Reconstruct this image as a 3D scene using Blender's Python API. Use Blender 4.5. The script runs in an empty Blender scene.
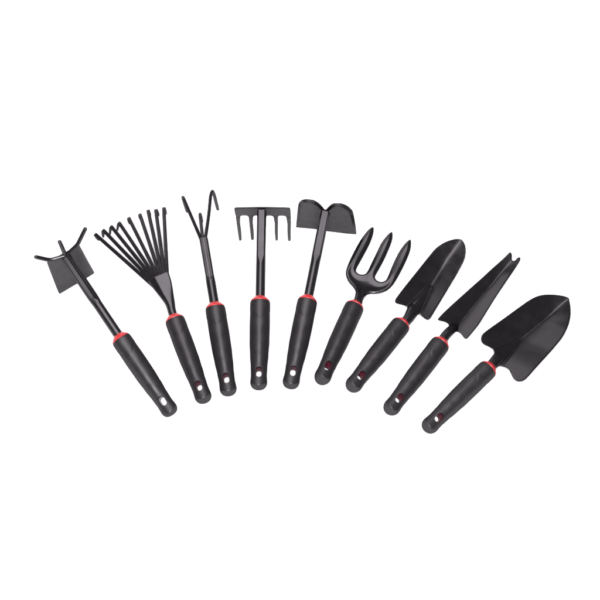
import bpy, bmesh, math, random
from mathutils import Vector, Matrix, noise
from mathutils.geometry import delaunay_2d_cdt

random.seed(7)
S = bpy.context.scene
COL = S.collection
R = math.radians

# ------------------------------------------------------------------ camera
EL = R(58.0)                 # the camera looks down on the table at this angle
DIST = 3.0
WIDTH = 0.90                 # width of the table seen at that distance (m)
FWD = Vector((0, math.cos(EL), -math.sin(EL)))
UP = Vector((0, math.sin(EL), math.cos(EL)))
RIGHT = Vector((1, 0, 0))
CAM = -FWD * DIST
cd = bpy.data.cameras.new('camera')
cd.sensor_width = 36.0
cd.lens = 36.0 * DIST / WIDTH
cd.clip_start = 0.05
cd.clip_end = 100.0
cam = bpy.data.objects.new('camera', cd)
COL.objects.link(cam)
cam.location = CAM
cam.rotation_euler = (math.pi / 2 - EL, 0, 0)
S.camera = cam

# ------------------------------------------------------------------ studio light
W = bpy.data.worlds.new('World')
S.world = W
W.use_nodes = True
bg = W.node_tree.nodes['Background']
bg.inputs['Color'].default_value = (1, 0.95, 1, 1)
bg.inputs['Strength'].default_value = 0.16
S.view_settings.view_transform = 'Standard'
S.view_settings.look = 'None'
S.view_settings.exposure = 0.0
S.view_settings.gamma = 1.0


def lamp(name, loc, aim, sx, sy, watts, shape='RECTANGLE', tint=(1.0, 0.945, 1.0)):
    d = bpy.data.lights.new(name, 'AREA')
    d.shape = shape
    d.size = sx
    if shape == 'RECTANGLE':
        d.size_y = sy
    d.energy = watts
    d.color = tint
    o = bpy.data.objects.new(name, d)
    COL.objects.link(o)
    o.location = loc
    if aim:            # else it hangs level, facing straight down
        v = Vector(aim) - Vector(loc)
        o.rotation_euler = v.to_track_quat('-Z', 'Y').to_euler()
    return o


# a large flash round the lens: what the camera sees, it lights, so the paper burns out without visible shadows
lamp('ring_flash', CAM - FWD * 0.12, (0, 0, 0), 0.9, 0, 172, 'DISK', (1.0, 0.985, 1.0))
# overhead softbox a little to the left, and a low strip at the back left
lamp('overhead_softbox', (-0.22, 0.26, 1.7), None, 1.3, 2.0, 40)
lamp('back_softbox', (-0.85, 2.0, 0.62), (0.2, 0, 0.05), 1.5, 0.8, 9)


# ------------------------------------------------------------------ materials
def principled(name, col, rough, spec=0.5, coat=0.0):
    m = bpy.data.materials.new(name)
    m.use_nodes = True
    nt = m.node_tree
    b = nt.nodes['Principled BSDF']
    b.inputs['Base Color'].default_value = (*col, 1)
    b.inputs['Roughness'].default_value = rough
    b.inputs['Specular IOR Level'].default_value = spec
    b.inputs['Coat Weight'].default_value = coat
    b.inputs['Coat Roughness'].default_value = 0.15
    return m, nt, b


def add_bump(nt, b, scale, strength, dist=0.0002, detail=3):
    tc = nt.nodes.new('ShaderNodeTexCoord')
    n = nt.nodes.new('ShaderNodeTexNoise')
    n.inputs['Scale'].default_value = scale
    n.inputs['Detail'].default_value = detail
    nt.links.new(tc.outputs['Object'], n.inputs['Vector'])
    bp = nt.nodes.new('ShaderNodeBump')
    bp.inputs['Strength'].default_value = strength
    bp.inputs['Distance'].default_value = dist
    nt.links.new(n.outputs['Fac'], bp.inputs['Height'])
    nt.links.new(bp.outputs['Normal'], b.inputs['Normal'])
    return tc


def add_rough_var(nt, b, tc, scale, lo, hi):
    n = nt.nodes.new('ShaderNodeTexNoise')
    n.inputs['Scale'].default_value = scale
    n.inputs['Detail'].default_value = 5
    nt.links.new(tc.outputs['Object'], n.inputs['Vector'])
    mr = nt.nodes.new('ShaderNodeMapRange')
    mr.inputs['From Min'].default_value = 0.3
    mr.inputs['From Max'].default_value = 0.7
    mr.inputs['To Min'].default_value = lo
    mr.inputs['To Max'].default_value = hi
    nt.links.new(n.outputs['Fac'], mr.inputs['Value'])
    nt.links.new(mr.outputs['Result'], b.inputs['Roughness'])


def coated(name, col, gloss, rough, var=0.05, bump=(400, 0.1), spots=0.0):
    """matt black body under a thin even sheen: diffuse with a constant share of glossy"""
    m = bpy.data.materials.new(name)
    m.use_nodes = True
    nt = m.node_tree
    nt.nodes.remove(nt.nodes['Principled BSDF'])
    out = nt.nodes['Material Output']
    df = nt.nodes.new('ShaderNodeBsdfDiffuse')
    df.inputs['Color'].default_value = (*col, 1)
    gl = nt.nodes.new('ShaderNodeBsdfAnisotropic')
    gl.inputs['Color'].default_value = (1, 0.98, 1, 1)
    mx = nt.nodes.new('ShaderNodeMixShader')
    tc = nt.nodes.new('ShaderNodeTexCoord')
    n1 = nt.nodes.new('ShaderNodeTexNoise')
    n1.inputs['Scale'].default_value = 70
    n1.inputs['Detail'].default_value = 6
    nt.links.new(tc.outputs['Object'], n1.inputs['Vector'])

    def rng(lo, hi):
        mr = nt.nodes.new('ShaderNodeMapRange')
        mr.inputs['From Min'].default_value = 0.3
        mr.inputs['From Max'].default_value = 0.7
        mr.inputs['To Min'].default_value = lo
        mr.inputs['To Max'].default_value = hi
        nt.links.new(n1.outputs['Fac'], mr.inputs['Value'])
        return mr.outputs['Result']

    nt.links.new(rng(rough - var, rough + var), gl.inputs['Roughness'])
    nt.links.new(rng(gloss * 0.9, gloss * 1.1), mx.inputs['Fac'])
    n2 = nt.nodes.new('ShaderNodeTexNoise')
    n2.inputs['Scale'].default_value = bump[0]
    n2.inputs['Detail'].default_value = 4
    nt.links.new(tc.outputs['Object'], n2.inputs['Vector'])
    bp = nt.nodes.new('ShaderNodeBump')
    bp.inputs['Strength'].default_value = bump[1]
    bp.inputs['Distance'].default_value = 0.0003
    nt.links.new(n2.outputs['Fac'], bp.inputs['Height'])
    nt.links.new(bp.outputs['Normal'], df.inputs['Normal'])
    nt.links.new(bp.outputs['Normal'], gl.inputs['Normal'])
    nt.links.new(df.outputs['BSDF'], mx.inputs[1])
    nt.links.new(gl.outputs['BSDF'], mx.inputs[2])
    nt.links.new(mx.outputs['Shader'], out.inputs['Surface'])
    return m


M_RUBBER = coated('black rubber grip', (0.0095, 0.0088, 0.0098), 0.030, 0.44, 0.05, (900, 0.25))
M_CAP = coated('black plastic cap', (0.0225, 0.021, 0.0232), 0.020, 0.6, 0.05, (900, 0.2))
M_STEEL = coated('black powder coated steel', (0.0040, 0.0036, 0.0042), 0.046, 0.26, 0.04, (350, 0.045))
M_RED, nt, b = principled('red plastic', (0.36, 0.022, 0.024), 0.4, 0.35)
M_LINER, nt, b = principled('dark red plastic', (0.075, 0.005, 0.014), 0.5, 0.2)
M_DARK, nt, b = principled('black plastic liner', (0.02, 0.02, 0.02), 0.35, 0.5)
M_TABLE, nt, b = principled('white paper', (0.93, 0.93, 0.93), 0.9, 0.0)


# ------------------------------------------------------------------ helpers
def link(name, bm, mat, parent=None, sharp=38, normals=None):
    me = bpy.data.meshes.new(name)
    bm.normal_update()
    bm.to_mesh(me)
    bm.free()
    for p in me.polygons:
        p.use_smooth = True
    me.set_sharp_from_angle(angle=R(sharp))
    me.materials.append(mat)
    o = bpy.data.objects.new(name, me)
    COL.objects.link(o)
    if parent:
        o.parent = parent
    return o


def ray(px, py):
    """direction of sight through a point of the 600 px picture"""
    k = WIDTH / DIST / 600.0
    return FWD + RIGHT * ((px - 300) * k) + UP * ((300 - py) * k)


def onplane(px, py, p0, n):
    d = ray(px, py)
    return CAM + d * ((Vector(p0) - CAM).dot(n) / d.dot(n))


def atz(px, py, z):
    return onplane(px, py, (0, 0, z), Vector((0, 0, 1)))


HL = 0.130        # grip length


class Tool:
    def __init__(self, name, label, butt, collar, pitch, bz=0.0135, roll=0.0):
        B = atz(butt[0], butt[1], bz)
        d = ray(*collar)
        lo, hi = 2.0, 4.5
        for _ in range(60):
            mid = (lo + hi) / 2
            v = CAM + d * mid - B
            e = math.asin(v.z / v.length)
            if e > R(pitch):
                lo = mid
            else:
                hi = mid
        Cc = CAM + d * lo
        self.len = (Cc - B).length
        y = (Cc - B).normalized()
        z = -FWD - y * (-FWD).dot(y)
        z.normalize()
        x = y.cross(z).normalized()
        m = Matrix((x, y, z)).transposed().to_4x4()
        m = m @ Matrix.Rotation(R(roll), 4, 'Y')
        # the empty stands on the table right below the butt
        self.M = Matrix.Translation(B) @ m
        self.I = self.M.inverted()
        self.B, self.x, self.y, self.z = B, m.col[0].xyz, m.col[1].xyz, m.col[2].xyz
        o = bpy.data.objects.new(name, None)
        o.empty_display_size = 0.02
        COL.objects.link(o)
        o.matrix_world = self.M
        o['label'] = label
        o['category'] = {'fan_rake': 'rake', 'hand_rake': 'rake', 'hand_hoe': 'hoe', 'hand_fork': 'garden fork',
                         'cultivator': 'cultivator', 'hoe_and_cultivator': 'hoe'}.get(name, 'trowel')
        o['group'] = 'hand garden tools fanned out on the white surface'
        self.o = o
        tilt = math.degrees(math.asin(y.dot(FWD)))
        print('TOOL %-18s len %.4f tilt %.1f collar z %.4f' % (name, self.len, tilt, Cc.z))

    def h(self, px, py, h=0.0):      # picture point on the tool's own plane, raised by h
        return self.I @ onplane(px, py, self.B + self.z * h, self.z)

    def g(self, px, py, z):          # picture point at a height above the table
        return self.I @ atz(px, py, z)

    def L(self, w):
        return self.I @ Vector(w)


def rings(bm, secs, cap0=True, cap1=True):
    """loft a list of closed sections (lists of points)"""
    vs = [[bm.verts.new(p) for p in s] for s in secs]
    n = len(vs[0])
    for a, b in zip(vs, vs[1:]):
        for i in range(n):
            j = (i + 1) % n
            bm.faces.new((a[i], a[j], b[j], b[i]))
    if cap0:
        bm.faces.new(list(reversed(vs[0])))
    if cap1:
        bm.faces.new(vs[-1])
    bmesh.ops.recalc_face_normals(bm, faces=bm.faces)
    return vs


def spline(pts, n=8):
    P = [Vector(p) for p in pts]
    out = []
    for i in range(len(P) - 1):
        p0 = P[max(0, i - 1)]
        p1, p2 = P[i], P[i + 1]
        p3 = P[min(len(P) - 1, i + 2)]
        for k in range(n):
            t = k / n
            out.append(0.5 * ((2 * p1) + (p2 - p0) * t + (2 * p0 - 5 * p1 + 4 * p2 - p3) * t * t
                              + (3 * p1 - p0 - 3 * p2 + p3) * t ** 3))
    out.append(P[-1])
    return out


def bend(pts, rad, n=6):
    """polyline with rounded corners"""
    P = [Vector(p) for p in pts]
    out = [P[0]]
    for i in range(1, len(P) - 1):
        a, b, c = P[i - 1], P[i], P[i + 1]
        r = min(rad, (a - b).length * 0.45, (c - b).length * 0.45)
        s = b + (a - b).normalized() * r
        e = b + (c - b).normalized() * r
        for k in range(n + 1):
            t = k / n
            out.append(s * (1 - t) ** 2 + b * 2 * t * (1 - t) + e * t * t)
    out.append(P[-1])
    return out


def dense(path, step):
    out = []
    for a, b in zip(path, path[1:]):
        n = max(1, int((b - a).length / step))
        for k in range(n):
            out.append(a.lerp(b, k / n))
    out.append(path[-1])
    return out


def sweep(bm, path, sec, up=Vector((0, 0, 1))):
    """sec(t, s) -> list of (a, b): a sideways, b upwards"""
    n = len(path)
    acc = [0]
    for a, b in zip(path, path[1:]):
        acc.append(acc[-1] + (b - a).length)
    tot = acc[-1]
    T0 = (path[1] - path[0]).normalized()
    side = T0.cross(up).normalized()
    secs = []
    prev = T0
    for i, p in enumerate(path):
        t = (path[min(n - 1, i + 1)] - path[max(0, i - 1)]).normalized()
        q = prev.rotation_difference(t)
        side = (q @ side)
        side = (side - t * side.dot(t)).normalized()
        prev = t
        u = side.cross(t).normalized()
        secs.append([p + side * a + u * b for a, b in sec(acc[i] / tot, acc[i])])
    rings(bm, secs)


def circ(r, n=20, rb=None):
    rb = r if rb is None else rb
    return [(r * math.cos(2 * math.pi * k / n), rb * math.sin(2 * math.pi * k / n)) for k in range(n)]


def sstep(a, b, x):
    t = min(1, max(0, (x - a) / (b - a)))
    return t * t * (3 - 2 * t)


def lerps(tab, x):
    if x <= tab[0][0]:
        return tab[0][1]
    for (a, p), (b, q) in zip(tab, tab[1:]):
        if x <= b:
            t = (x - a) / (b - a)
            t = t * t * (3 - 2 * t)
            return p + (q - p) * t
    return tab[-1][1]


def lint(tab, x):
    if x <= tab[0][0]:
        return tab[0][1]
    for (a, p), (b, q) in zip(tab, tab[1:]):
        if x <= b:
            return p + (q - p) * (x - a) / (b - a)
    return tab[-1][1]


def chaikin(pts, it=2):
    for _ in range(it):
        o = []
        n = len(pts)
        for i in range(n):
            a, b = pts[i], pts[(i + 1) % n]
            o.append((a[0] * .75 + b[0] * .25, a[1] * .75 + b[1] * .25))
            o.append((a[0] * .25 + b[0] * .75, a[1] * .25 + b[1] * .75))
        pts = o
    return pts


def resample(pts, step):
    out = []
    n = len(pts)
    for i in range(n):
        a, b = pts[i], pts[(i + 1) % n]
        d = math.hypot(b[0] - a[0], b[1] - a[1])
        k = max(1, int(round(d / step)))
        for j in range(k):
            t = j / k
            out.append((a[0] + (b[0] - a[0]) * t, a[1] + (b[1] - a[1]) * t))
    # drop points that crowd
    res = [out[0]]
    for p in out[1:]:
        if math.hypot(p[0] - res[-1][0], p[1] - res[-1][1]) > step * 0.45:
            res.append(p)
    if math.hypot(res[0][0] - res[-1][0], res[0][1] - res[-1][1]) < step * 0.45:
        res.pop()
    return res


def segd(p, a, b):
    ax, ay = a
    dx, dy = b[0] - ax, b[1] - ay
    l2 = dx * dx + dy * dy
    t = 0 if l2 == 0 else max(0, min(1, ((p[0] - ax) * dx + (p[1] - ay) * dy) / l2))
    return math.hypot(p[0] - ax - dx * t, p[1] - ay - dy * t)


def inside(p, poly):
    c = False
    n = len(poly)
    j = n - 1
    for i in range(n):
        xi, yi = poly[i]
        xj, yj = poly[j]
        if (yi > p[1]) != (yj > p[1]) and p[0] < (xj - xi) * (p[1] - yi) / (yj - yi) + xi:
            c = not c
        j = i
    return c


def sheet(outline, step, top, bot, to3, lines=()):
    """a solid piece of sheet: outline (u,v) in metres, top/bot(u,v,d) heights with d the
    distance to the rim, to3(u,v,w) -> point.  Returns verts, faces"""
    poly = resample(outline, step)
    n = len(poly)
    pts = list(poly)
    dist = [0.0] * n
    us = [p[0] for p in poly]
    vs = [p[1] for p in poly]
    extra = []
    for ln in lines:
        for p in ln:
            if inside(p, poly):
                d = min(segd(p, poly[i], poly[(i + 1) % n]) for i in range(n))
                if d > step * 0.4 and all(math.hypot(p[0] - q[0], p[1] - q[1]) > 0.0003 for q in extra):
                    extra.append(p)
                    pts.append(p)
                    dist.append(d)
    cell = {}
    for p in extra:
        cell.setdefault((int(p[0] // step), int(p[1] // step)), []).append(p)

    def crowded(p):
        i, j = int(p[0] // step), int(p[1] // step)
        for a in (-1, 0, 1):
            for b in (-1, 0, 1):
                for q in cell.get((i + a, j + b), ()):
                    if math.hypot(p[0] - q[0], p[1] - q[1]) < step * 0.6:
                        return True
        return False

    row = 0
    v = min(vs)
    while v < max(vs):
        u = min(us) + (step * 0.5 if row % 2 else 0)
        while u < max(us):
            p = (u, v)
            if not crowded(p) and inside(p, poly):
                d = min(segd(p, poly[i], poly[(i + 1) % n]) for i in range(n))
                if d > step * 0.5:
                    pts.append(p)
                    dist.append(d)
            u += step
        v += step * 0.866
        row += 1
    V, E, F, ov, _, _ = delaunay_2d_cdt([Vector(p) for p in pts], [(i, (i + 1) % n) for i in range(n)],
                                        [], 1, 1e-9)
    dd = []
    for k, q in enumerate(V):
        dd.append(dist[ov[k][0]] if ov[k] else 0.0)
    F = [f for f in F if len(f) == 3]
    verts = [to3(q[0], q[1], top(q[0], q[1], d)) for q, d in zip(V, dd)]
    m = len(verts)
    verts += [to3(q[0], q[1], bot(q[0], q[1], d)) for q, d in zip(V, dd)]
    faces = []
    cnt = {}
    for f in F:
        a, b_, c = f
        A, B_, C_ = V[a], V[b_], V[c]
        if (B_[0] - A[0]) * (C_[1] - A[1]) - (B_[1] - A[1]) * (C_[0] - A[0]) < 0:
            a, b_, c = a, c, b_
        faces.append((a, b_, c))
        faces.append((c + m, b_ + m, a + m))
        for e in ((a, b_), (b_, c), (c, a)):
            cnt[e] = cnt.get(e, 0) + 1
    for (a, b_) in cnt:
        if (b_, a) not in cnt:
            faces.append((b_, a, a + m, b_ + m))
    return verts, faces, [(q[0], q[1]) for q in V]


def bm_from(verts, faces):
    bm = bmesh.new()
    bv = [bm.verts.new(v) for v in verts]
    for f in faces:
        try:
            bm.faces.new([bv[i] for i in f])
        except ValueError:
            pass
    for v in [v for v in bm.verts if not v.link_faces]:
        bm.verts.remove(v)
    bmesh.ops.recalc_face_normals(bm, faces=bm.faces)
    return bm


# ------------------------------------------------------------------ the setting
bm = bmesh.new()
bmesh.ops.create_grid(bm, x_segments=8, y_segments=8, size=4.0)
tb = link('table_surface', bm, M_TABLE)
tb['kind'] = 'structure'


# ------------------------------------------------------------------ the handle all nine tools share
PXR = 0.00075           # radius in metres per pixel of width
PROF = [(0.0, 19.0), (0.06, 19.4), (0.3, 19.8), (0.5, 19.4), (0.66, 18.1), (0.8, 16.4), (0.9, 15.7), (1.0, 16.7)]


def grip_r(t):
    return lerps(PROF, t) * PXR


def rim_y(th):          # the seam to the end cap sags towards the butt above and below
    return -0.0062 * math.sin(th) ** 2


def make_grip():
    bm = bmesh.new()
    NT, NA = 150, 112
    secs = []
    for i in range(NT + 1):
        t = i / NT
        s = []
        for k in range(NA):
            th = 2 * math.pi * k / NA
            y = HL * (1 - t) + rim_y(th) * sstep(0.75, 1.0, t)
            r = grip_r(t)
            # raised shield-shaped pad below the collar, pointed towards the butt
            a = abs(((th - math.pi / 2 + math.pi / 2) % math.pi) - math.pi / 2) / (math.pi / 2)  # 0 on top/bottom
            edge = 0.0325 - 0.017 * min(1, a / 0.62) ** 0.85
            dep = HL - y
            pad = 1 - sstep(edge - 0.0012, edge + 0.0014, dep)
            r += 0.00034 * pad
            # softly flattened flanks of the lower grip
            fl = sstep(0.22, 0.4, t) * (1 - sstep(0.72, 0.9, t))
            r *= 1 - 0.04 * fl * (0.5 - 0.5 * math.cos(4 * th))
            # rounded lips at both ends
            if dep < 0.0012:
                q = 1 - dep / 0.0012
                r -= 0.0007 * q * q
            if t > 0.992:
                r -= 0.00055 * (t - 0.992) / 0.008
            s.append(Vector((r * math.cos(th), y, r * math.sin(th))))
        secs.append(s)
    rings(bm, secs)
    return bm


def slot_path(w, l, n=12):
    """outline of the hanging slot (x, y)"""
    o = []
    s = l / 2 - w / 2
    for k in range(n + 1):
        a = math.pi * k / n
        o.append((w / 2 * math.cos(a), s + w / 2 * math.sin(a)))
    for k in range(n + 1):
        a = math.pi + math.pi * k / n
        o.append((w / 2 * math.cos(a), -s + w / 2 * math.sin(a)))
    return o


HOLE_Y = 0.0150
HOLE_W, HOLE_L = 0.0088, 0.0152


def cut_slot(grip):
    c = bmesh.new()
    out = slot_path(HOLE_W, HOLE_L)
    # flared mouths above and below
    secs = []
    for z, g in ((-0.03, 1.28), (-0.0118, 1.1), (-0.0105, 1.0), (0.0105, 1.0), (0.0118, 1.1), (0.03, 1.28)):
        secs.append([Vector((x * g, HOLE_Y + y * (1 + (g - 1) * 0.6), z)) for x, y in out])
    rings(c, secs)
    me = bpy.data.meshes.new('cutter')
    c.to_mesh(me)
    c.free()
    co = bpy.data.objects.new('cutter', me)
    COL.objects.link(co)
    md = grip.modifiers.new('slot', 'BOOLEAN')
    md.operation = 'DIFFERENCE'
    md.solver = 'EXACT'
    md.object = co
    bpy.context.view_layer.update()
    dg = bpy.context.evaluated_depsgraph_get()
    nm = bpy.data.meshes.new_from_object(grip.evaluated_get(dg))
    grip.modifiers.clear()
    grip.data = nm
    nm.name = 'grip'
    for p in nm.polygons:
        p.use_smooth = True
    nm.set_sharp_from_angle(angle=R(38))
    bpy.data.objects.remove(co)


def make_cap():
    bm = bmesh.new()
    NA, NP = 96, 40
    rb = grip_r(1.0) - 0.00015
    d = 0.0082
    secs = []
    for i in range(NP):
        f = (i / NP) * math.pi / 2
        s = []
        for k in range(NA):
            th = 2 * math.pi * k / NA
            y0 = rim_y(th)
            q = math.sin(f) ** 1.6
            r = rb * math.cos(f) ** 0.45
            y = y0 * (1 - q) + (-d) * q
            if i == 0:
                y += 0.0012
                r -= 0.0006
            s.append(Vector((r * math.cos(th), y, r * math.sin(th))))
        secs.append(s)
    # moulding dimple in the middle of the cap
    for r, y in ((0.0014, -d - 0.0000), (0.0011, -d + 0.0006), (0.0004, -d + 0.0012)):
        secs.append([Vector((r * math.cos(2 * math.pi * k / NA), y, r * math.sin(2 * math.pi * k / NA)))
                     for k in range(NA)])
    rings(bm, secs)
    return bm


def make_collar():
    bm = bmesh.new()
    NA = 72
    secs = []
    for y, r in ((HL - 0.004, 0.0128), (HL + 0.0002, 0.0134), (HL + 0.0011, 0.01395), (HL + 0.0020, 0.0136),
                 (HL + 0.0040, 0.0117), (HL + 0.0060, 0.0098), (HL + 0.0072, 0.0088), (HL + 0.0077, 0.0082),
                 (HL + 0.0077, 0.0060)):
        secs.append([Vector((r * math.cos(2 * math.pi * k / NA), y, r * math.sin(2 * math.pi * k / NA)))
                     for k in range(NA)])
    rings(bm, secs)
    return bm


def make_liner():
    """open tube lining the slot, a little below the grip's skin"""
    bm = bmesh.new()
    o = slot_path(HOLE_W + 0.0008, HOLE_L + 0.0008)
    i_ = slot_path(HOLE_W - 0.0007, HOLE_L - 0.0007)
    zt = 0.0078
    a = [[bm.verts.new((x, HOLE_Y + y, z)) for x, y in q] for q, z in ((o, -zt), (o, zt), (i_, zt), (i_, -zt))]
    n = len(o)
    for p, q in ((0, 1), (1, 2), (2, 3), (3, 0)):
        for k in range(n):
            j = (k + 1) % n
            bm.faces.new((a[p][k], a[p][j], a[q][j], a[q][k]))
    bmesh.ops.recalc_face_normals(bm, faces=bm.faces)
    return bm


proto = {}


def handle(t, liner=M_LINER):
    """grip (> end cap, slot lining) and red collar under the tool's empty; copies share mesh data"""
    k = t.len / HL
    if not proto:
        g = link('grip', make_grip(), M_RUBBER)
        cut_slot(g)
        if not g.data.materials:
            g.data.materials.append(M_RUBBER)
        c = link('end_cap', make_cap(), M_CAP)
        l = link('hole_lining', make_liner(), M_LINER)
        r = link('collar', make_collar(), M_RED)
        proto.update(g=g, c=c, l=l, r=r, ld=l.data)
        objs = (g, c, l, r)
    else:
        objs = tuple(proto[n].copy() for n in 'gclr')
        objs[2].data = proto['ld']
        for o in objs:
            COL.objects.link(o)
    g, c, l, r = objs
    for o in (g, r):
        o.parent = t.o
        o.matrix_parent_inverse = Matrix.Identity(4)
        o.scale = (1, k, 1)
    for o in (c, l):
        o.parent = g
        o.matrix_parent_inverse = Matrix.Identity(4)
        o.scale = (1, 1, 1)
    if liner is not M_LINER:
        l.data = l.data.copy()
        l.data.materials.clear()
        l.data.materials.append(liner)
    return g


# ------------------------------------------------------------------ shafts
def shaft_sec(r, flat, groove=0.0, wide=1.0, n=72, grooves=(-0.36, 0.36)):
    """round (flat=1) to flattened tube with flat faces above and below"""
    o = []
    for k in range(n):
        a = 2 * math.pi * (k + 0.5) / n
        x, z = r * wide * math.cos(a), r * math.sin(a)
        z = max(-flat * r, min(flat * r, z))
        if groove and z > 0:
            for c in grooves:
                q = (x / r - c) / 0.12
                if abs(q) < 1:
                    z -= groove * (1 - q * q)
        o.append((x, z))
    return o


def shaft(t, end, pxw0, pxw1, trans, groove=0.0, hend=0.0, grooves=(-0.36, 0.36), flat=0.235):
    """pxw: width in px at the collar and at the head; trans: picture point where the flat begins"""
    a = Vector((0, t.len - 0.006, 0))
    b = t.h(end[0], end[1], hend)
    L = (b - a).length
    q = t.h(trans[0], trans[1], 0.004)
    tt = (q - a).dot((b - a).normalized()) / L
    path = [a.lerp(b, i / 90) for i in range(91)]

    def sec(u, s):
        f = sstep(tt - 0.02, tt + 0.09, u)
        r = (pxw0 + (pxw1 - pxw0) * f) * PXR
        fl = 1 - flat * f
        if u > 0.985:
            r *= 1 - 0.25 * ((u - 0.985) / 0.015) ** 2
        return shaft_sec(r, fl, groove * f, 1.0 + 0.06 * f, grooves=grooves)

    bm = bmesh.new()
    sweep(bm, path, sec)
    return link('shaft', bm, M_STEEL, t.o, sharp=28)


def rod(t, name, pts, r, bendr=0.006, tip=0.7, parent=None):
    path = dense(bend(pts, bendr, 8), 0.0022)

    def sec(u, s):
        L = sum((b - a).length for a, b in zip(path, path[1:]))
        e = (1 - u) * L
        k = 1.0
        if e < 0.012:
            k = tip + (1 - tip) * e / 0.012
        if e < r * tip:
            k *= math.sqrt(max(0.02, 1 - (1 - e / (r * tip)) ** 2))
        return circ(r * k, 18)

    # a few extra stations so that the tip is rounded
    a, b = path[-2], path[-1]
    path = path[:-1] + [a.lerp(b, f) for f in (0.0, 0.3, 0.5, 0.7, 0.85, 0.95, 1.0)][1:]
    bm = bmesh.new()
    up = Vector((0, 0, 1))
    d0 = (path[1] - path[0]).normalized()
    if abs(d0.dot(up)) > 0.9:
        up = Vector((0, 1, 0))
    sweep(bm, path, sec, up)
    return link(name, bm, M_STEEL, parent or t.o, sharp=60)


def plane_sheet(t, outline, p0, ex, ey, step, top, bot, smooth=1):
    """trace picture points onto the plane (p0, ex, ey) given in world space"""
    n = ex.cross(ey).normalized()
    uv = []
    for px, py in outline:
        w = onplane(px, py, p0, n) - p0
        uv.append((w.dot(ex), w.dot(ey)))
    if smooth:
        uv = chaikin(uv, smooth)
    return sheet(uv, step, top, bot, lambda u, v, w: t.I @ (p0 + ex * u + ey * v + n * w))


def zoomed(x0, y0, k, pts):
    return [(x0 + x / k, y0 + y / k) for x, y in pts]


# ================================================================== 1 hoe with three prongs
t = Tool('hoe_and_cultivator', 'two-sided hand hoe with a square plate under the shaft end and three upturned prongs',
         (169.4, 409.8), (121.1, 339.2), 16)
handle(t, M_DARK)
shaft(t, (65.5, 256.5), 9.2, 9.6, (97.5, 303), groove=0.0013, grooves=(0.40,), flat=0.17)
hub = t.h(65.5, 255.8, 0.001)
for pts in ([(50.0, 260.3, .006), (34.2, 256.6, .022)], [(62.6, 248.5, .010), (59.0, 240.5, .024)],
            [(77.3, 245.2, .006), (86.0, 227.4, .022)]):
    rod(t, 'prong', [hub] + [t.h(*p) for p in pts], 0.0031, 0.0055, tip=0.95)
A = t.M @ t.h(47.5, 263.5, -0.002)
Bp = t.M @ t.h(79.6, 245.8, -0.002)
Dn = atz(60.0, 293.8, 0.001)
print('T1 head z %.3f plate len %.4f width %.4f' % (A.z, (Dn - A).length, (Bp - A).length))
ex = (Bp - A).normalized()
ey = -(Dn - A)
ey = (ey - ex * ey.dot(ex)).normalized()
out = zoomed(20, 210, 6, [(168, 316), (260, 266), (352, 216), (358, 217), (364, 224), (405, 302), (446, 374), (447, 379), (443, 384),
                          (345, 442), (243, 503), (238, 504), (232, 499), (198, 412), (165, 326), (164, 320)])
th = 0.0024
v_, f_, _ = plane_sheet(t, out, A, ex, ey, 0.0022, lambda u, v, d: -0.0004 * (1 - sstep(0, 0.0012, d)),
                        lambda u, v, d: -th + 0.0004 * (1 - sstep(0, 0.0012, d)), 1)
link('hoe_blade', bm_from(v_, f_), M_STEEL, t.o)

# ================================================================== 2 fan rake
t = Tool('fan_rake', 'small leaf rake with nine thin tines spread like a fan', (203.3, 396.8), (174.8, 320.2), 10)
handle(t)
cp = [t.h(*p) for p in ((173.6, 316.0, 0.0), (171.9, 311.0, 0.0), (170.0, 303.0, 0.0005), (166.5, 294.0, 0.001),
                        (162.6, 285.0, 0.001), (158.6, 276.5, 0.001))]
path = spline(cp, 10)
e0, e1 = t.h(148.6, 281.6, 0.001), t.h(169.2, 276.2, 0.001)
half = (e1 - e0).length / 2
print('T2 socket half width %.4f' % half)


def sec(u, s):
    f = sstep(0.12, 1.0, u)
    a = 0.0062 + (half - 0.0062) * f
    if u < 0.15:
        a = 0.0062 + (a - 0.0062)
    b = 0.0062 + (0.0031 - 0.0062) * sstep(0.1, 0.95, u)
    o = []
    n = 64
    rid = -0.35
    for k in range(n):
        th_ = 2 * math.pi * (k + 0.5) / n
        c, s_ = math.cos(th_), math.sin(th_)
        x = c
        # roof section with an off-centre ridge
        roof = (1 - (x - rid) / (1 - rid)) if x > rid else (1 - (rid - x) / (1 + rid))
        roof = 0.45 + 1.1 * roof
        flat_ = (1 if s_ > 0 else -1) * (min(1, abs(s_) * 2.2)) * (roof if s_ > 0 else 0.6)
        z = s_ * (1 - f) + flat_ * f
        o.append((a * x, b * z))
    return o


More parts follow.
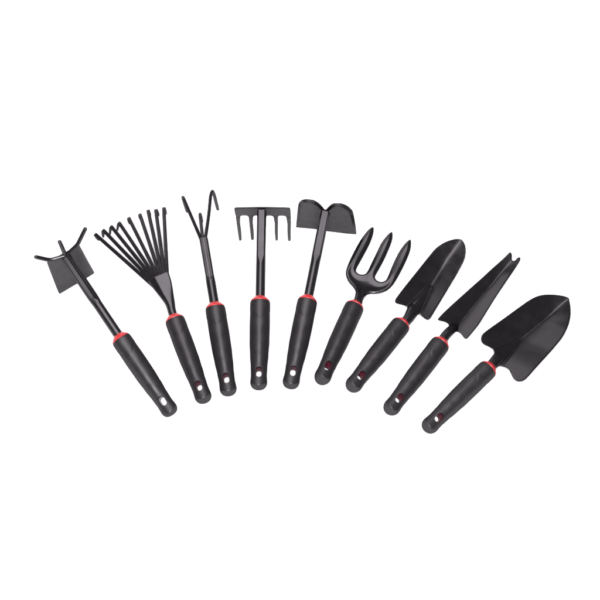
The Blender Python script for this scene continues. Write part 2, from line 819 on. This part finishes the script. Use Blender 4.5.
bm = bmesh.new()
sweep(bm, path, sec)
link('socket', bm, M_STEEL, t.o, sharp=25)
bases = [(149.4, 282.3), (151.4, 280.4), (153.5, 278.8), (155.7, 277.6), (158.0, 276.8), (160.4, 276.4), (162.7, 276.4),
         (165.0, 276.7), (167.3, 277.3)]
tips = [(94.6, 233.6), (102.6, 229.4), (110.6, 225.6), (118.6, 221.9), (128.4, 217.2), (139.6, 213.6), (147.8, 209.6),
        (155.6, 209.0), (163.7, 207.1)]
ends = [(98.8, 240.0), (103.4, 237.0), (110.0, 234.4), (117.4, 230.2), (129.6, 223.4), (140.6, 219.4), (150.2, 216.4),
        (158.6, 215.6), (165.9, 214.0)]
zt = (t.M @ t.h(128.4, 217.2, 0.001)).z
print('T2 tip height', zt)
for i in range(9):
    b0, tp, en = bases[i], tips[i], ends[i]
    bx = (b0[0] + (b0[0] - tp[0]) * 0.10, b0[1] + (b0[1] - tp[1]) * 0.10)
    lift = -0.0004 + 0.0002 * (i % 3)
    P0 = t.h(bx[0], bx[1], lift)
    P1 = t.h(b0[0], b0[1], lift + 0.0006)
    P2 = t.g(tp[0], tp[1], 0.0180)
    P2b = P2 + (P1 - P2).normalized() * 0.002
    P3 = t.g(en[0], en[1], 0.0016)
    core = bend([P0, P1, P2, P3], 0.0042, 8)
    pth = dense(core, 0.003)

    def sec(u, s):
        w = 0.0028
        h = 0.0013
        if u > 0.97:
            w *= 1 - 0.45 * (u - 0.97) / 0.03
        o = []
        for k in range(20):
            a = 2 * math.pi * (k + 0.5) / 20
            c, s_ = math.cos(a), math.sin(a)
            o.append((w * math.copysign(abs(c) ** 0.45, c), h * math.copysign(abs(s_) ** 0.5, s_)))
        return o

    bm = bmesh.new()
    sweep(bm, pth, sec)
    link('tine', bm, M_STEEL, t.o, sharp=50)

# ================================================================== 3 three-prong cultivator
t = Tool('cultivator', 'three-pronged claw cultivator whose long right prong hooks down', (228.3, 389.6), (215.2, 308.0), 13)
handle(t)
shaft(t, (203.4, 237.6), 9.2, 8.0, (210.0, 281), groove=0.0010)
Z = lambda p: zoomed(175, 185, 10, [p])[0]
hz = (t.M @ t.h(203.4, 237.6, 0)).z
print('T3 hub z', hz)
for base, mid, end, zm in (((268, 560), (70, 98), (124, 270), 0.052), ((280, 560), (247, 270), (270, 372), 0.034),
                          ((300, 560), (370, 46), (430, 250), 0.056)):
    p0, p1, p2 = Z(base), Z(mid), Z(end)
    path = [t.h(p0[0], p0[1], 0.0008), t.g(p1[0], p1[1], zm)]
    if mid[0] == 370:       # the long right prong turns over in a round arch
        path = [path[0]] + [t.g(*Z(q), z) for q, z in (((338, 300), 0.062), ((356, 105), 0.0565), ((374, 55), 0.0555), ((393, 100), 0.043))]
    rod(t, 'prong', path + [t.g(p2[0], p2[1], 0.0030)], 0.0026, 0.013, tip=0.85)

# ================================================================== 4 bow rake
t = Tool('hand_rake', 'straight hand rake with blunt tines hanging from one flat bar', (258.7, 383.6), (260.2, 301.8), 13)
handle(t)
shaft(t, (261.7, 209.9), 9.2, 8.6, (260.9, 262))
Zs = lambda pts: zoomed(230, 200, 8.571, pts)
(ax, ay), (bx, by) = Zs([(38, 75), (516, 75)])
A = t.M @ t.h(ax, ay, -0.001)
Bp = t.M @ t.h(bx, by, -0.001)
tipc = Zs([(300, 325)])[0]
Dn = atz(tipc[0], tipc[1], 0.0012)
mid = (A + Bp) / 2
ex = (Bp - A).normalized()
ey = mid - Dn
ey = (ey - ex * ey.dot(ex))
print('T4 head z %.3f tine len %.4f width %.4f' % (mid.z, ey.length, (Bp - A).length))
ey.normalize()
curl = lambda v: 0.006 * sstep(0.018, 0.07, -v) * min(1, -v / 0.05)
bar = Zs([(36, 84), (40, 76), (48, 73), (150, 71), (275, 69), (400, 71), (505, 74), (514, 78), (518, 86), (521, 130), (522, 150), (482, 150), (474, 141), (462, 137),
          (425, 137), (415, 141), (411, 150), (374, 150), (367, 142), (355, 137), (325, 135), (315, 140), (311, 150), (281, 150), (277, 141), (262, 135),
          (215, 135), (203, 140), (198, 150), (160, 150), (153, 141), (141, 135), (101, 135), (91, 141), (87, 150), (50, 150)])
th = 0.0028


def rim(d):
    return -0.0005 * (1 - sstep(0, 0.0013, d))


v_, f_, _ = plane_sheet(t, bar, A, ex, ey, 0.0019, lambda u, v, d: curl(v) + rim(d), lambda u, v, d: curl(v) - th - rim(d), 1)
head = link('rake_head', bm_from(v_, f_), M_STEEL, t.o)
for a, b_, c, e in (((49.5, 150), (87.5, 150), (101, 314), (78, 318)), ((160, 150), (198, 150), (205, 308), (181, 312)),
                    ((281, 150), (311, 150), (305, 314), (283, 314)),
                    ((374, 150), (411.5, 150), (411, 314), (390, 316)), ((482, 150), (522, 150), (521, 318), (497, 318))):
    def mixp(p, q, k):
        return (p[0] + (q[0] - p[0]) * k, p[1] + (q[1] - p[1]) * k)
    m1, m2 = mixp(b_, c, 0.3), mixp(a, e, 0.3)
    m1 = (m1[0] - 5, m1[1]) if a[0] < 280 else (m1[0] + 1, m1[1])
    m2 = (m2[0] + 5, m2[1]) if a[0] > 280 else (m2[0] - 1, m2[1])
    o = Zs([a, b_, m1, mixp(b_, c, 0.65), c, (c[0] - 3, c[1] + 6), ((c[0] + e[0]) / 2, c[1] + 10), (e[0] + 3, e[1] + 6), e, mixp(a, e, 0.65), m2])
    n = ex.cross(ey).normalized()
    v_, f_, _ = plane_sheet(t, o, A, ex, ey, 0.0013, lambda u, v, d: curl(v) + rim(d) + 0.0001,
                            lambda u, v, d: curl(v) - th - rim(d) - 0.0001, 0)
    link('tine', bm_from(v_, f_), M_STEEL, head)

# ================================================================== 5 hoe with heart-shaped blade
t = Tool('hand_hoe', 'hand hoe with a wide two-lobed blade notched at the shaft', (290.9, 382.5), (307.5, 300.9), 13)
handle(t)
shaft(t, (325.5, 211.2), 9.2, 9.0, (315.0, 261), hend=0.001)
Zs = lambda pts: zoomed(295, 200, 8.571, pts)
out = Zs([(8, 236), (9, 225), (16, 140), (24, 62), (34, 37), (60, 16), (110, 8), (160, 15), (205, 39), (240, 72), (255, 82), (265, 83), (283, 68),
          (312, 46), (350, 38), (400, 45), (445, 65), (480, 95), (497, 122), (512, 210), (526, 296), (527, 304), (518, 303), (390, 281), (275, 262), (225, 250), (185, 244), (100, 240), (18, 237)])
pA, pB = Zs([(25, 55)])[0], Zs([(494, 115)])[0]
A = t.M @ t.h(pA[0], pA[1], -0.002)
Bp = t.M @ t.h(pB[0], pB[1], -0.002)
lo = Zs([(267, 265)])[0]
mid = (A + Bp) / 2
Dn = atz(lo[0], lo[1], 0.004)
ex = (Bp - A).normalized()
ey = mid - Dn
ey = (ey - ex * ey.dot(ex))
print('T5 head z %.3f blade len %.4f width %.4f' % (mid.z, ey.length, (Bp - A).length))
ey.normalize()
n5 = ex.cross(ey).normalized()
poly5 = None
umid = (Bp - A).length / 2
lowv = (Dn - mid).dot(ey)


def hoe_top(u, v, d):
    # rolled border along the lobes, none along the cutting edge
    up_ = sstep(lowv + 0.004, lowv + 0.022, v + 0.14 * (u - umid) * 0)
    roll = -0.0022 * (1 - sstep(0.0, 0.0042, d)) * up_
    fold = -0.05 * abs(u - umid) + 0.002 * math.exp(-((u - umid) / 0.004) ** 2)
    return roll + fold + 0.002 + rim(d) * 0.6


v_, f_, _ = plane_sheet(t, out, A, ex, ey, 0.0016, hoe_top, lambda u, v, d: hoe_top(u, v, d) - 0.0022 + 0.0006 * (1 - sstep(0, 0.001, d)), 1)
link('hoe_blade', bm_from(v_, f_), M_STEEL, t.o)


# ================================================================== pressed blades that lie on the table
class Blade:
    """heights over the table in a frame turned along the tool: u sideways, v forwards"""
    def __init__(self, t, org, tip):
        self.t = t
        o, e = atz(org[0], org[1], 0.0), atz(tip[0], tip[1], 0.0)
        self.o = Vector((o.x, o.y, 0))
        self.ey = Vector((e.x - o.x, e.y - o.y, 0)).normalized()
        self.ex = Vector((self.ey.y, -self.ey.x, 0))

    def uv(self, w):
        q = w - self.o
        return q.dot(self.ex), q.dot(self.ey)

    def at(self, px, py, z):
        return self.uv(atz(px, py, z))

    def trace(self, pts, height):
        out = []
        for px, py in pts:
            z = 0.006
            for _ in range(12):
                u, v = self.at(px, py, z)
                z = 0.5 * z + 0.5 * height(u, v)
            out.append((u, v))
        return out

    def to3(self, u, v, w):
        return self.t.I @ (self.o + self.ex * u + self.ey * v + Vector((0, 0, w)))


def softabs(x, e):
    return math.sqrt(x * x + e * e) - e


def neck(t, pts, radii, flats=None):
    """tube from the collar that runs out into the blade's channel"""
    path = spline(pts, 10)
    n = len(path)

    def sec(u, s):
        r = lint(radii, u)
        f = lint(flats, u) if flats else 1.0
        return [(a, b * f) for a, b in circ(r, 32)]
    bm = bmesh.new()
    sweep(bm, path, sec)
    return link('neck', bm, M_STEEL, t.o, sharp=40)


def trowel(t, org, tip, valley, outline, hv, slope, soft, channel=None, step=0.0018, thick=0.0016):
    """valley: list of (px, py) from heel to tip; hv(v) height of the valley; slope(v, side)"""
    B = Blade(t, org, tip)
    L = B.at(tip[0], tip[1], 0.003)[1]
    vl = []
    for px, py in valley:
        z = 0.004
        for _ in range(8):
            u, v = B.at(px, py, z)
            z = hv(v / L)
        vl.append((v, u))
    vl.sort()
    def wing(u, v):
        f = v / L
        return hv(f) + slope(f, u - lint(vl, v)) * softabs(u - lint(vl, v), soft)

    def height(u, v):
        h = wing(u, v)
        if channel:
            # the neck runs on into the blade as a tapering half cone between two pressed creases
            f = v / L
            x = u - lint(vl, v)
            w = lint(channel['w'], f)
            if w > 0.0002:
                k = min(1, abs(x) / w)
                h += lint(channel['b'], f) * (1 - k ** 2.2) ** 0.6 - 0.5 * slope(f, x) * softabs(x, soft) * (1 - sstep(0.7, 1.0, k))
                h += 0.0018 * math.exp(-((abs(x) - w - 0.0012) / 0.0019) ** 2) * min(1, w / 0.003)
        return h

    uv = chaikin(B.trace(outline, wing), 1)
    top = lambda u, v, d: height(u, v) - 0.0004 * (1 - sstep(0, 0.0011, d))
    bot = lambda u, v, d: height(u, v) - thick + 0.0003 * (1 - sstep(0, 0.0011, d))
    lines = []
    N = int(L / 0.0007)
    offs = (-0.0026, -0.0013, 0.0, 0.0013, 0.0026)
    for o in offs:
        lines.append([(lint(vl, L * i / N) + o * (0.35 if soft < 0.002 else 1), L * i / N) for i in range(-10, N + 1)])
    if channel:
        for sg in (-1, 1):
            for o in (-0.0014, -0.0007, 0.0, 0.0008, 0.0016, 0.0024, 0.0034):
                lines.append([(lint(vl, L * i / N) + sg * (lint(channel['w'], i / N) + o), L * i / N)
                              for i in range(-10, N + 1) if lint(channel['w'], i / N) > 0.001])
    v_, f_, _ = sheet(uv, step, top, bot, B.to3, lines)
    lowest = min((t.M @ v).z for v in v_)
    highest = max((t.M @ v).z for v in v_)
    print(t.o.name, 'blade length %.4f z %.4f..%.4f' % (L, lowest, highest))
    link('blade', bm_from(v_, f_), M_STEEL, t.o, sharp=60)
    return B, height


# ================================================================== 6 weeding fork
t = Tool('hand_fork', 'hand fork with three broad pointed tines on a curved palm', (322.5, 377.2), (354.4, 307.0), -2, bz=0.018)
handle(t)
Zs = lambda pts: zoomed(320, 215, 6, pts)
out = Zs([(320, 73), (305, 78), (285, 95), (250, 140), (215, 200), (175, 280), (157, 328), (154, 350), (157, 370), (172, 402), (200, 432), (214, 455), (212, 478),
          (203, 512), (193, 545), (230, 560), (246, 540), (258, 505), (270, 488), (285, 476), (305, 471), (340, 472), (390, 460), (430, 430), (460, 385), (495, 320),
          (530, 245), (545, 200), (547, 165), (544, 149), (535, 150), (510, 172), (475, 220), (440, 290), (408, 370), (396, 392), (380, 402), (362, 404), (342, 396), (330, 382), (330, 366), (342, 345),
          (380, 278), (415, 200), (434, 150), (437, 115), (431, 101), (410, 115), (370, 163), (345, 216), (310, 288), (284, 344), (270, 357), (248, 360), (225, 352), (215, 338), (217, 322),
          (250, 263), (295, 180), (317, 125), (324, 88)])
B = Blade(t, (354.4, 307.0), Zs([(430, 103)])[0])
L6 = B.at(*Zs([(430, 103)])[0], 0.006)[1]


def fork_mid(u, v):
    f = v / L6
    return 0.0120 - 0.0050 * sstep(0.0, 0.30, f) + 0.004 * (f - 0.6) ** 2 / 0.16 * (1 if f > 0.6 else 0) + 0.0006 * (abs(u) / 0.02) ** 2


uv6 = chaikin(B.trace(out, fork_mid), 1)


def ridge6(d, v):
    f = v / L6
    k = sstep(0.30, 0.50, f)
    cap = 0.0030 + 0.0014 * k
    x = min(d, cap) / cap
    roof = x * cap * 0.66                       # two facets meeting in a ridge along each tine
    dome = cap * 0.55 * math.sqrt(max(0.0, 1 - (1 - x) ** 2))   # rounded rim of the palm
    return dome + (roof - dome) * k


def ftop(u, v, d):
    f = v / L6
    dish = 0.0012 * math.exp(-((f - 0.33) / 0.12) ** 2) * sstep(0.002, 0.012, d)
    return fork_mid(u, v) + 0.0010 + ridge6(d, v) - dish


v_, f_, q_ = sheet(uv6, 0.0015, ftop, lambda u, v, d: fork_mid(u, v) - 0.0010 - 0.55 * ridge6(d, v), B.to3)
print('T6 length', L6, min((t.M @ v).z for v in v_))
# one smooth surface, split where the tines leave the palm
me = bpy.data.meshes.new('tmp')
me.from_pydata([tuple(v) for v in v_], [], f_)
nrm = [Vector(x.vector) for x in me.vertex_normals]
vs_split = [B.at(*p, 0.008)[1] for p in Zs([(240, 352), (300, 370), (372, 398)])]
us_mid = [B.at(*p, 0.008)[0] for p in Zs([(232, 345), (350, 395)])]
nv = len(q_)
groups = {0: [], 1: [], 2: [], 3: []}
vcut = max(vs_split) + 0.002
for f in f_:
    cu = sum(q_[i % nv][0] for i in f) / len(f)
    cv = sum(q_[i % nv][1] for i in f) / len(f)
    g = 0
    if cv > vcut:
        # a slot always separates neighbouring tines ahead of the cut
        g = 1 if cu < us_mid[0] else (2 if cu < us_mid[1] else 3)
    groups[g].append(f)
bpy.data.meshes.remove(me)
palm = None
for g in range(4):
    used = sorted({i for f in groups[g] for i in f})
    idx = {i: k for k, i in enumerate(used)}
    nm = 'fork_head' if g == 0 else 'tine'
    me = bpy.data.meshes.new(nm)
    me.from_pydata([tuple(v_[i]) for i in used], [], [tuple(idx[i] for i in f) for f in groups[g]])
    for p in me.polygons:
        p.use_smooth = True
    me.normals_split_custom_set_from_vertices([nrm[i] for i in used])
    me.materials.append(M_STEEL)
    o = bpy.data.objects.new(nm, me)
    COL.objects.link(o)
    o.parent = t.o if g == 0 else palm
    if g == 0:
        palm = o
nk = Zs([(226, 535), (236, 505), (250, 470), (262, 440)])
neck(t, [Vector((0, t.len - 0.004, 0)), t.g(*nk[0], 0.0165), t.g(*nk[1], 0.0150), t.g(*nk[2], 0.0105), t.g(*nk[3], 0.007)],
     [(0, 0.0066), (0.45, 0.0056), (0.75, 0.0068), (1, 0.0068)], [(0, 1.0), (0.5, 0.95), (0.8, 0.55), (1, 0.15)])

# ================================================================== 7 trowel with pressed channel
t = Tool('hand_trowel', 'hand trowel with a long straight-sided blade creased along the middle and a rounded tip', (353.5, 384.9), (401.0, 324.8), -2, bz=0.018)
handle(t)
Zs = lambda pts: zoomed(380, 225, 6, pts)
out = Zs([(486, 84), (462, 82), (438, 85), (400, 97), (360, 118), (326, 146), (298, 182), (270, 216), (180, 328), (97, 436), (89, 452), (91, 464), (105, 471), (140, 478), (158, 487), (164, 498), (160, 520),
          (180, 540), (215, 548), (236, 536), (252, 545), (274, 564), (290, 568), (301, 560), (315, 538), (390, 412), (480, 262), (505, 212), (515, 172), (515, 135), (506, 107), (494, 90)])
val = Zs([(185, 545), (310, 358), (400, 208), (488, 86)])
trowel(t, (401.0, 324.8), Zs([(487, 84)])[0], val, out,
       lambda f: 0.0080 - 0.0050 * sstep(0.1, 0.5, f) + 0.008 * sstep(0.62, 1.05, f),
       lambda f, x: 0.38 * (1 - 0.25 * sstep(0.66, 1.0, f)), 0.0032,
       channel={'w': [(0.0, 0.0112), (0.08, 0.0104), (0.40, 0.0030), (0.44, 0.0018), (0.455, 0.0)], 'b': [(0.0, 0.0105), (0.1, 0.0085), (0.42, 0.0012), (0.455, 0.0)]})
nk = Zs([(164, 568), (190, 527), (204, 506), (214, 488)])
neck(t, [Vector((0, t.len - 0.004, 0)), t.g(*nk[0], 0.0126), t.g(*nk[1], 0.0098), t.g(*nk[2], 0.0074), t.g(*nk[3], 0.0030)],
     [(0, 0.0075), (0.35, 0.0078), (0.68, 0.0092), (0.85, 0.0090), (1, 0.0060)], [(0, 1.0), (0.35, 1.0), (0.68, 0.9), (1, 0.7)])

# ================================================================== 8 narrow weeding trowel
t = Tool('weeding_trowel', 'narrow tapering weeder blade folded along its length with a notched two-point tip', (391.4, 407.8), (440.4, 344.0), 0)
handle(t)
Zs = lambda pts: zoomed(430, 240, 6, pts)
out = Zs([(488, 76), (478, 72), (468, 82), (430, 120), (350, 191), (250, 281), (150, 371), (95, 421), (60, 458), (45, 474), (52, 481), (92, 489), (112, 503), (118, 520), (128, 532),
          (150, 548), (168, 548), (186, 560), (206, 588), (219, 592), (232, 580), (262, 544), (292, 508), (340, 430), (400, 332), (470, 230), (520, 156), (542, 120), (543, 108), (536, 101), (526, 106), (508, 124), (497, 126), (490, 114), (493, 92)])
val = Zs([(120, 562), (160, 525), (270, 385), (400, 228), (515, 90)])
trowel(t, (440.4, 344.0), Zs([(515, 88)])[0], val, out,
       lambda f: 0.0042 - 0.0018 * sstep(0.05, 0.3, f) + 0.007 * sstep(0.6, 1.0, f),
       lambda f, x: 0.52 * (1 - 0.85 * sstep(0.72, 0.98, f)), 0.0012)
nk = Zs([(85, 585), (112, 553), (140, 528), (165, 500)])
neck(t, [Vector((0, t.len - 0.004, 0)), t.g(*nk[0], 0.0125), t.g(*nk[1], 0.0115), t.g(*nk[2], 0.0075), t.g(*nk[3], 0.0035)],
     [(0, 0.0072), (0.5, 0.0070), (0.75, 0.0066), (1, 0.004)], [(0, 1.0), (0.5, 0.95), (0.75, 0.6), (1, 0.15)])

# ================================================================== 9 wide trowel
t = Tool('hand_trowel', 'wide scoop-shaped trowel with round shoulders and a short blunt point', (429.6, 425.8), (488.0, 369.0), 0)
handle(t)
Zs = lambda pts: zoomed(475, 285, 5.4545, pts)
out = Zs([(510, 68), (495, 62), (470, 56), (420, 50), (370, 52), (330, 63), (290, 86), (250, 114), (150, 186), (62, 249), (40, 268), (32, 287), (34, 308), (48, 323), (75, 334), (95, 347), (103, 363), (103, 385), (92, 402),
          (112, 428), (130, 444), (150, 443), (174, 450), (190, 465), (198, 485), (208, 506), (223, 521), (243, 526), (265, 521), (287, 503), (350, 431), (440, 331), (482, 279), (510, 221), (522, 170), (522, 120), (516, 88), (513, 73)])
val = Zs([(75, 440), (235, 306), (370, 197), (450, 122), (512, 68)])
trowel(t, (488.0, 369.0), Zs([(511, 68)])[0], val, out,
       lambda f: 0.0075 - 0.0045 * sstep(0.1, 0.45, f) + 0.005 * sstep(0.72, 1.05, f),
       lambda f, x: 0.50 * (1 - 0.40 * sstep(0.66, 1.0, f)), 0.0022,
       channel={'w': [(0.0, 0.0135), (0.12, 0.0115), (0.33, 0.0026), (0.365, 0.0014), (0.38, 0.0)], 'b': [(0.0, 0.0100), (0.1, 0.0085), (0.34, 0.0010), (0.38, 0.0)]})
nk = Zs([(92, 436), (113, 416), (132, 399), (150, 384)])
neck(t, [Vector((0, t.len - 0.004, 0)), t.g(*nk[0], 0.0124), t.g(*nk[1], 0.0102), t.g(*nk[2], 0.0074), t.g(*nk[3], 0.0030)],
     [(0, 0.0078), (0.35, 0.0080), (0.68, 0.0096), (0.85, 0.0098), (1, 0.0060)], [(0, 1.0), (0.35, 1.0), (0.68, 0.9), (1, 0.7)])
